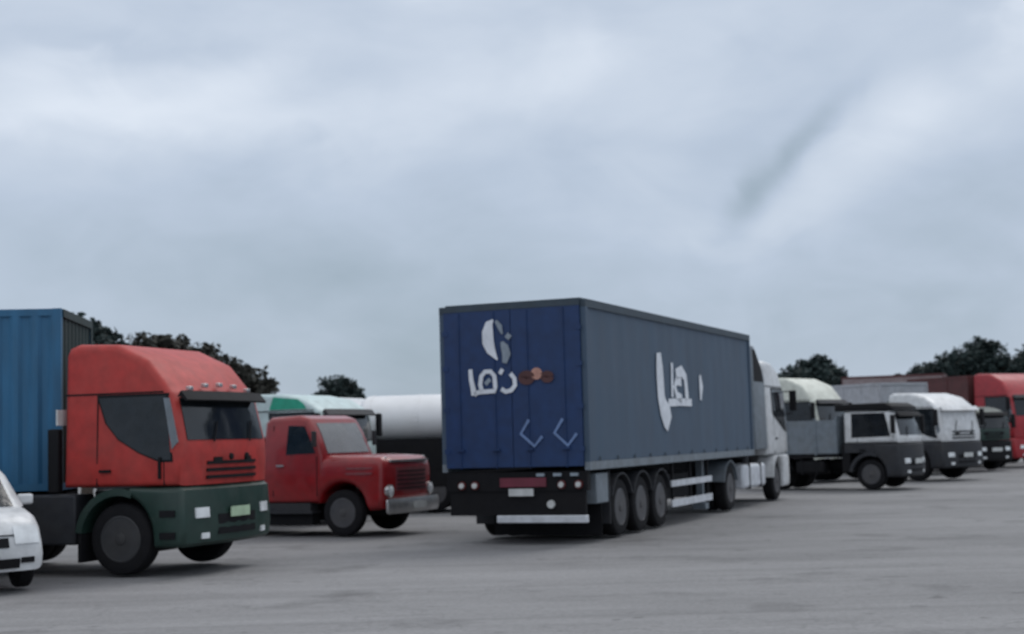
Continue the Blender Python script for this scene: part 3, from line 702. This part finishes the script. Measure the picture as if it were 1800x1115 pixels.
# ------------------------------------------------------------------ white cab behind the bonneted truck
def white_teal_truck():
    r = empty('box_truck', -4.62, 33.1, -23)
    tag(r, 'pale white truck with a green roof panel rising behind the old dark red bonneted truck', 'box truck')
    bd = cabover(r, 0, 2.4, 'pale', 'white', 1.15, 1.78, 2.42, 2.86, 1.15, -.95, .48, visor='dgrey', plate='plate', roof_front=2.48)
    for sg in (-1, 1): bd.side([(-.35, 2.50), (.66, 2.50), (.56, 2.62), (.38, 2.72), (-.25, 2.78)], sg, .008).build('roof_panel', 'teal', r)
    chassis(r, -5.6, .8); rear_axle(r, -4.0, 2.4); fuel_tank(r, -2.9, -1.4, 2.4)
    cargo_box(r, -6.0, -1.15, 2.4, 1.12, 2.84, 'tarpw')
white_teal_truck()

def van():
    r = empty('tractor_unit', -4.6, 40.6, -20)
    tag(r, 'small white cab with a black visor peeping over the pale white truck beside the tank', 'tractor unit')
    cabover(r, 0, 2.3, 'white', 'dgrey', 1.15, 1.9, 2.55, 3.0, 1.15, -.95, .5, visor='black', plate='plate')
    chassis(r, -4.0, .8); rear_axle(r, -3.0, 2.3)
van()

# ------------------------------------------------------------------ tank truck
def tanker():
    r = empty('tank_truck', 1.55, 36.8, -4)
    tag(r, 'white tank truck behind the left rear of the blue trailer, its cab hidden', 'tank truck')
    cabover(r, 0, 2.4, 'white', 'dgrey', 1.1, 1.72, 2.4, 2.75, 1.2, -.85, .48, plate='plate')
    chassis(r, -5.6, .8); rear_axle(r, -3.5, 2.4, .48); rear_axle(r, -4.7, 2.4, .48)
    # elliptical tank
    V = []; F = []; n = 36; cz = 2.22; ry, rz = 1.16, .68
    xs = [(-5.45, .03), (-5.43, .55), (-5.36, .86), (-5.24, .99), (-5.2, 1.0), (-1.3, 1.0), (-1.24, .99), (-1.12, .86), (-1.05, .55), (-1.03, .03)]
    for x, k in xs:
        for i in range(n): a = 2*pi*i/n; V.append((x, ry*k*cos(a), cz+rz*k*sin(a)))
    for j in range(len(xs)-1):
        for i in range(n): F.append((j*n+i, j*n+(i+1) % n, (j+1)*n+(i+1) % n, (j+1)*n+i))
    F += [tuple(range(n)), tuple(range((len(xs)-1)*n, len(xs)*n))]
    t = MB().add(V, F).build('tank', 'tank', r, smooth=True)
    bn = MB()
    for x in (-5.1, -3.9, -2.6, -1.4):
        q = [(1.0, x-.03), (1.015, x-.03), (1.015, x+.03), (1.0, x+.03)]; V = []
        for k, xx in q:
            for i in range(n): a = 2*pi*i/n; V.append((xx, ry*k*cos(a), cz+rz*k*sin(a)))
        F = []
        for j in range(4):
            for i in range(n): F.append((j*n+i, j*n+(i+1) % n, ((j+1) % 4)*n+(i+1) % n, ((j+1) % 4)*n+i))
        bn.add(V, F)
    bn.each('band', 'tank', t)
    for x in (-1.9,): MB().lathe([(0, .25), (.10, .25), (.13, .2), (.135, .01)], 20, 'x').build('manhole', 'tank', t, loc=(x, 0, cz+rz-.03)).rotation_euler = (0, -pi/2, 0)
    sk = MB()
    for sg in (-1, 1):
        ya, yb = sorted((sg*1.14, sg*1.19)); sk.box(-5.4, -1.1, ya, yb, .62, 1.80)
        ya, yb = sorted((sg*.7, sg*1.14)); sk.box(-2.9, -1.1, ya, yb, .40, 1.02)
    sk.each('side_skirt', 'black', r)
    MB().box(-5.35, -1.1, -1.12, 1.12, 1.02, 1.78).build('tank_cradle', 'black', r)
    MB().box(-5.55, -5.45, -1.15, 1.15, .45, .65).build('rear_bumper', 'dgrey', r)
tanker()

# ------------------------------------------------------------------ right-hand row
def light_truck():
    r = empty('dropside_truck', 10.6, 42.5, -35)
    tag(r, 'dark dropside truck with a white cab under a flat black roof', 'dropside truck')
    sw = [(-.48, 2.14), (.52, 2.14), (.70, 1.52), (-.48, 1.50)]
    bd = cabover(r, 0, 2.0, 'white', 'dgrey', 1.32, 1.52, 2.12, 2.42, .95, -.75, .43, swin=sw, visor='black', zlow=.35, lamp_z=.80, plate='plate', roof_front=2.22, grille=False, pillar='white')
    tp = Body([(-1.0, 2.24), (-1.0, 2.44), (.55, 2.45), (.80, 2.34), (.84, 2.22)], 1.98, r=.05, bow=.1, taper=0, xb=0)
    tp.mb().build('roof_cap', 'black', r, smooth=True)
    step_box(r, -.85, -.60, 2.0, 'black', .5, 1.3)
    fl = MB().box(-.75, .3, -.98, -.55, 1.05, 1.31).box(-.75, .3, .55, .98, 1.05, 1.31).each('side_panel', 'dgrey', r)
    chassis(r, -4.4, .7, z0=.62, z1=.82); rear_axle(r, -2.9, 2.0, .43)
    MB().box(-4.6, -.95, -1.02, 1.02, .92, 1.04).build('load_bed', 'black', r)
    sd_ = MB().box(-4.6, -.95, -1.04, -.99, 1.04, 2.0).box(-4.6, -.95, .99, 1.04, 1.04, 2.0).box(-4.6, -4.55, -.99, .99, 1.04, 2.0).box(-1.0, -.95, -.99, .99, 1.04, 2.1)
    for x in (-4.3, -3.4, -2.5, -1.6): sd_.box(x-.03, x+.03, -1.07, -1.04, 1.0, 2.0)
    sd_.build('side_board', 'grey', r)
    fuel_tank(r, -2.3, -1.4, 2.0, m='black', z0=.45, z1=.85)
light_truck()

def tall_cream():
    r = empty('tractor_unit', 9.75, 49.3, -38)
    tag(r, 'cream-white tall cab standing between the blue trailer tractor and the dark dropside truck', 'tractor unit')
    cabover(r, 0, 2.4, 'cream', 'cream', 1.2, 1.95, 2.65, 3.5, 1.15, -.95, .5, visor='dgrey', plate='plate')
    chassis(r, -4.0, .8); rear_axle(r, -3.0, 2.4); fuel_tank(r, -2.3, -1.2, 2.4)
tall_cream()

def white_front():
    r = empty('cab_over_truck', 13.75, 48.2, -48)
    tag(r, 'white cab-over truck with pale windscreen beside the dark dropside truck', 'truck')
    cabover(r, 0, 2.4, 'white', 'dgrey', 1.25, 1.6, 2.3, 2.85, 1.1, -.95, .5, visor='white', plate='plate', zlow=.4, ws_m='wskypale')
    chassis(r, -5.0, .8); rear_axle(r, -3.6, 2.4); fuel_tank(r, -2.6, -1.2, 2.4)
    MB().box(-5.2, -1.1, -1.2, 1.2, 1.04, 1.18).build('flat_bed', 'dgrey', r)
white_front()

def box_trucks():
    r = empty('box_truck', 15.3, 54.5, -62)
    tag(r, 'truck with a pale grey covered body showing above the dark dropside truck', 'box truck')
    cabover(r, 0, 2.4, 'green', 'green', 1.2, 1.75, 2.45, 2.75, 1.15, -.95, .5, plate='plate', ws_m='glass')
    chassis(r, -5.4, .8); rear_axle(r, -4.0, 2.4)
    cargo_box(r, -5.2, -1.15, 2.4, 1.12, 3.38, 'tarpw', rail='tarpw', ribs=True)
    r = empty('light_truck', 17.7, 56.6, -62)
    tag(r, 'low dark green truck squeezed between the white cab-over and the tall red truck', 'truck')
    cabover(r, 0, 2.0, 'green', 'black', 1.15, 1.6, 2.15, 2.45, 1.0, -.8, .45, plate='plate', visor='black', rimm='rimd')
    chassis(r, -4.0, .7); rear_axle(r, -2.9, 2.0, .45)
    MB().box(-4.1, -1.0, -1.0, 1.0, 1.04, 1.5).build('load_bed', 'dgrey', r)
    r = empty('container_truck', 20.55, 60.5, -60)
    tag(r, 'tall bright red truck at the right end of the row, under the spreading tree', 'truck')
    cabover(r, 0, 2.5, 'red2', 'red2', 1.2, 2.05, 2.85, 3.85, 1.2, -.95, .52, plate='plate')
    chassis(r, -4.6, .8); rear_axle(r, -3.6, 2.5); fuel_tank(r, -2.6, -1.3, 2.5)
    cargo_box(r, -4.6, -1.2, 2.5, 1.12, 3.75, 'umber', rail='umber')
    r = empty('tractor_unit', 24.4, 64, -64)
    tag(r, 'white cab partly out of frame beyond the tall red truck', 'tractor unit')
    cabover(r, 0, 2.4, 'white', 'dgrey', 1.2, 1.9, 2.6, 3.1, 1.15, -.95, .5, plate='plate')
    chassis(r, -4.0, .8); rear_axle(r, -3.0, 2.4)
    r = empty('box_truck', 22.4, 72, -20)
    tag(r, 'truck with a brown-grey covered body far back, its top showing above the white cab-over', 'box truck')
    cabover(r, 0, 2.4, 'umber', 'dgrey', 1.2, 1.9, 2.6, 3.3, 1.15, -.95, .5, plate='plate')
    chassis(r, -5.6, .8); rear_axle(r, -4.0, 2.4)
    cargo_box(r, -6.0, -1.15, 2.45, 1.12, 4.25, 'tarpb', rail='umber', ribs=False)
    r = empty('tractor_unit', 13.2, 66, -40)
    tag(r, 'white cab far back just right of the cream-white cab', 'tractor unit')
    cabover(r, 0, 2.4, 'white', 'dgrey', 1.2, 1.9, 2.6, 3.2, 1.15, -.95, .5, plate='plate')
    chassis(r, -4.0, .8); rear_axle(r, -3.0, 2.4)
box_trucks()

# ------------------------------------------------------------------ white car, left edge
def car():
    r = empty('parked_car', -7.06, 18.75, -54)
    tag(r, 'white car nosing in at the left edge in front of the blue container', 'car')
    W = 1.70; R = .31
    prof = [(-2.65, .34), (-2.75, .60), (-2.73, .95), (-2.66, 1.06), (-2.3, 1.08), (-.6, 1.07), (.15, 1.03), (.52, .96), (.70, .82), (.77, .60), (.78, .45), (.72, .26)]
    prof += [(.39, .24)]+arch(0, R, .38, 10, 170, 10)+[(-.39, .24), (-1.7, .24)]+arch(-2.15, R, .38, 10, 170, 10)
    b = Body(prof, W, r=.12, bow=.18, taper=.06, xb=-.2, zb=.5, zt=.95)
    body = b.mb().build('body', 'white', r, smooth=True)
    ch = [(-2.30, 1.04), (-2.15, 1.42), (-1.85, 1.56), (-1.2, 1.62), (-.65, 1.58), (-.40, 1.49), (.14, 1.02)]
    g = Body(ch, W-.14, r=.12, bow=.10, taper=.16, xb=-1.0, zb=1.03, zt=1.58)
    g.mb().build('cabin', 'white', r, smooth=True)
    for sg in (-1, 1):
        g.side([(-2.08, 1.10), (-1.95, 1.42), (-1.26, 1.52), (-1.26, 1.09)], sg, .008).build('side_window', 'glass', r)
        g.side([(-1.19, 1.09), (-1.19, 1.53), (-.68, 1.49), (-.24, 1.12)], sg, .008).build('side_window', 'glass', r)
    wl = [lerp((-.40, 1.49), (.14, 1.02), t) for t in (.02, .35, .65, .94)]
    g.front(wl, -.62, .62, .012).build('windscreen', 'wglass', r, smooth=True)
    fx = .75
    b.front([(.775, .56), (.75, .68)], -.36, .36, .012).build('grille', 'black', r)
    b.front([(.745, .30), (.775, .42)], -.50, .50, .012).build('air_intake', 'black', r)
    b.front([(.745, .705), (.742, .718)], -.78, .78, .008).build('bonnet_gap', 'black', body)
    for sg in (-1, 1):
        y0, y1 = sorted((sg*.44, sg*.78)); b.front([(.77, .60), (.745, .70), (.69, .82)], y0, y1, .016, ny=4).build('headlight', 'lamp', r, smooth=True)
        y0, y1 = sorted((sg*.52, sg*.70)); b.front([(.762, .36), (.772, .43)], y0, y1, .012, ny=3).build('fog_lamp', 'black', r)
        wheel(r, 0, sg*(W/2-.12), R, .19); wheel(r, -2.15, sg*(W/2-.12), R, .19)
        a = g.warp(-.25, sg*(W/2-.05), 1.1); MB().box(a[0]-.06, a[0]+.06, min(a[1], a[1]+sg*.2), max(a[1], a[1]+sg*.2), 1.05, 1.19).build('mirror', 'white', r, bevel=.03)
    MB().box(.78, .80, -.24, .24, .455, .535).build('number_plate', 'plate', r)
car()

# ------------------------------------------------------------------ trees
def tree(x, y, lobes, label, m='leaf', base=0, trunk=.16, n=5200, leaf=.13, seed=1, group=None):
    rnd = random.Random(seed); r = empty('tree', x, y, 0); tag(r, label, 'tree', group or 'trees behind the parked trucks')
    top = max(l[2] for l in lobes)
    tr = MB(); fork = min(l[2]-l[5] for l in lobes)*.75
    tr.tube([(0, 0, -.1), (.06, .02, fork*.5), (0, .05, fork)], [trunk*1.3, trunk, trunk*.85], 9)
    for l in lobes:
        mx = (l[0]*.45, l[1]*.45, fork+(l[2]-fork)*.45+.1)
        tr.tube([(0, .05, fork-.05), mx, (l[0], l[1], l[2])], [trunk*.6, trunk*.36, trunk*.12], 6)
        for k in range(4):
            q = (l[0]+rnd.uniform(-.7, .7)*l[3], l[1]+rnd.uniform(-.7, .7)*l[4], l[2]+rnd.uniform(-.2, .7)*l[5]); tr.tube([mx, q], [trunk*.25, trunk*.06], 5)
    tr.build('trunk', 'bark', r, smooth=True)
    V = []; F = []; tot = sum(l[3]*l[4]*l[5] for l in lobes)**1
    for l in lobes:
        cnt = int(n*(l[3]*l[4]*l[5])/tot)
        clumps = []
        for _ in range(max(8, cnt//38)):
            d = Vector((rnd.gauss(0, 1), rnd.gauss(0, 1), rnd.gauss(0, 1))).normalized()*(rnd.random()**.45)
            clumps.append((Vector((l[0]+d.x*l[3], l[1]+d.y*l[4], l[2]+d.z*l[5])), rnd.uniform(.18, .42)*min(1, l[5]+.3)))
        for _ in range(cnt):
            c, cr = rnd.choice(clumps)
            g3 = lambda q: max(-1.5*q, min(1.5*q, rnd.gauss(0, q)))
            p = c+Vector((g3(1), g3(1), g3(.7)))*cr*.8
            a = Vector((rnd.gauss(0, 1), rnd.gauss(0, 1), rnd.gauss(0, .6))).normalized(); b = a.cross(Vector((rnd.gauss(0, 1), rnd.gauss(0, 1), rnd.gauss(0, 1)))).normalized()
            s1 = leaf*rnd.uniform(.6, 1.4); s2 = s1*.55; k = len(V)
            V += [tuple(p-a*s1), tuple(p+b*s2), tuple(p+a*s1), tuple(p-b*s2)]; F.append((k, k+1, k+2, k+3))
    me = bpy.data.meshes.new('crown'); me.from_pydata(V, [], F); me.materials.append(M[m])
    o = bpy.data.objects.new('crown', me); C.objects.link(o); o.parent = r
    return r
# lobes: x, y, z, rx, ry, rz
tree(21.6, 105, [(-1.6, 0, 5.3, 1.3, 1.5, .8), (0, .5, 6.0, 1.5, 1.5, .9), (1.3, 0, 5.2, 1.4, 1.3, .8), (2.4, 0, 4.4, .9, 1, .7)], 'dark round-topped tree above the cream-white tall cab', n=7000, leaf=.15, seed=2)
tree(35.0, 112, [(-4.6, 0, 5.4, 1.9, 1.6, .45), (-2.6, 0, 5.8, 2.0, 2, .7), (-.6, 0, 6.5, 1.9, 2, .9), (1.0, .5, 7.4, 1.6, 1.6, .9), (2.6, 0, 6.2, 1.9, 1.8, .7), (0, 0, 5.4, 3.4, 2, .7), (4.3, 0, 5.4, 1.3, 1.4, .7)], 'wide spreading dark tree rising behind the trucks at the right', n=15000, leaf=.16, seed=3, trunk=.25)
tree(39.9, 112, [(0, 0, 6.6, 1.5, 1.6, 1.1), (1.2, 0, 5.4, 1.8, 1.6, 1.1), (-.6, 0, 5.2, 1.2, 1.5, .9), (2.2, .5, 6.8, 1.5, 1.5, 1.2)], 'dark tree cut off by the right edge above the tall red truck', n=9000, leaf=.16, seed=4)
tree(-9.6, 80, [(0, 0, 4.75, .95, 1.0, .55), (-.8, 0, 4.2, .8, 1, .45), (.85, 0, 4.3, .8, 1, .45), (0, 0, 3.8, 1.4, 1, .5)], 'small dark round tree above the pale white truck cab', n=5000, leaf=.11, seed=5)
tree(-10.2, 45, [(-.9, 0, 4.6, 1.2, 1, .55), (.1, 0, 4.4, 1.0, 1, .5), (.95, 0, 4.0, .85, 1, .5), (1.75, 0, 3.75, .65, 1, .5), (2.35, 0, 3.35, .5, .8, .45), (.8, 0, 3.2, 1.8, 1, .7)], 'brownish tree following the roof line behind the faded red cab', 'leaf2', n=15000, leaf=.10, seed=6)
tree(-12.6, 43, [(-1.3, 0, 4.9, .9, 1, .6), (-.3, 0, 5.0, .9, 1, .6), (.5, 0, 4.6, .7, 1, .5), (-.4, 0, 3.8, 1.5, 1.1, .9)], 'dark green tree showing between the blue container and the faded red cab', n=13000, leaf=.10, seed=9)
# far scrub along the edge of the yard
def scrub():
    rnd = random.Random(11); V = []; F = []
    for _ in range(26000):
        x = rnd.uniform(-90, 140); hgt = 1.6+1.3*noise.noise(Vector((x*.12, 3, 0)))+.8*noise.noise(Vector((x*.5, 9, 0)))
        z = rnd.random()**.7*max(.6, hgt); y = 150+rnd.uniform(-2, 2)
        p = Vector((x, y, z)); a = Vector((rnd.gauss(0, 1), rnd.gauss(0, 1), rnd.gauss(0, 1))).normalized()*rnd.uniform(.2, .45); b = a.cross(Vector((rnd.gauss(0, 1), rnd.gauss(0, 1), 1))).normalized()*.2
        k = len(V); V += [tuple(p-a), tuple(p+b), tuple(p+a), tuple(p-b)]; F.append((k, k+1, k+2, k+3))
    me = bpy.data.meshes.new('scrub'); me.from_pydata(V, [], F); me.materials.append(M['leaf'])
    o = bpy.data.objects.new('scrub', me); C.objects.link(o); tag(o, 'low dark scrub along the far edge of the yard', 'scrub', kind='stuff')
scrub()
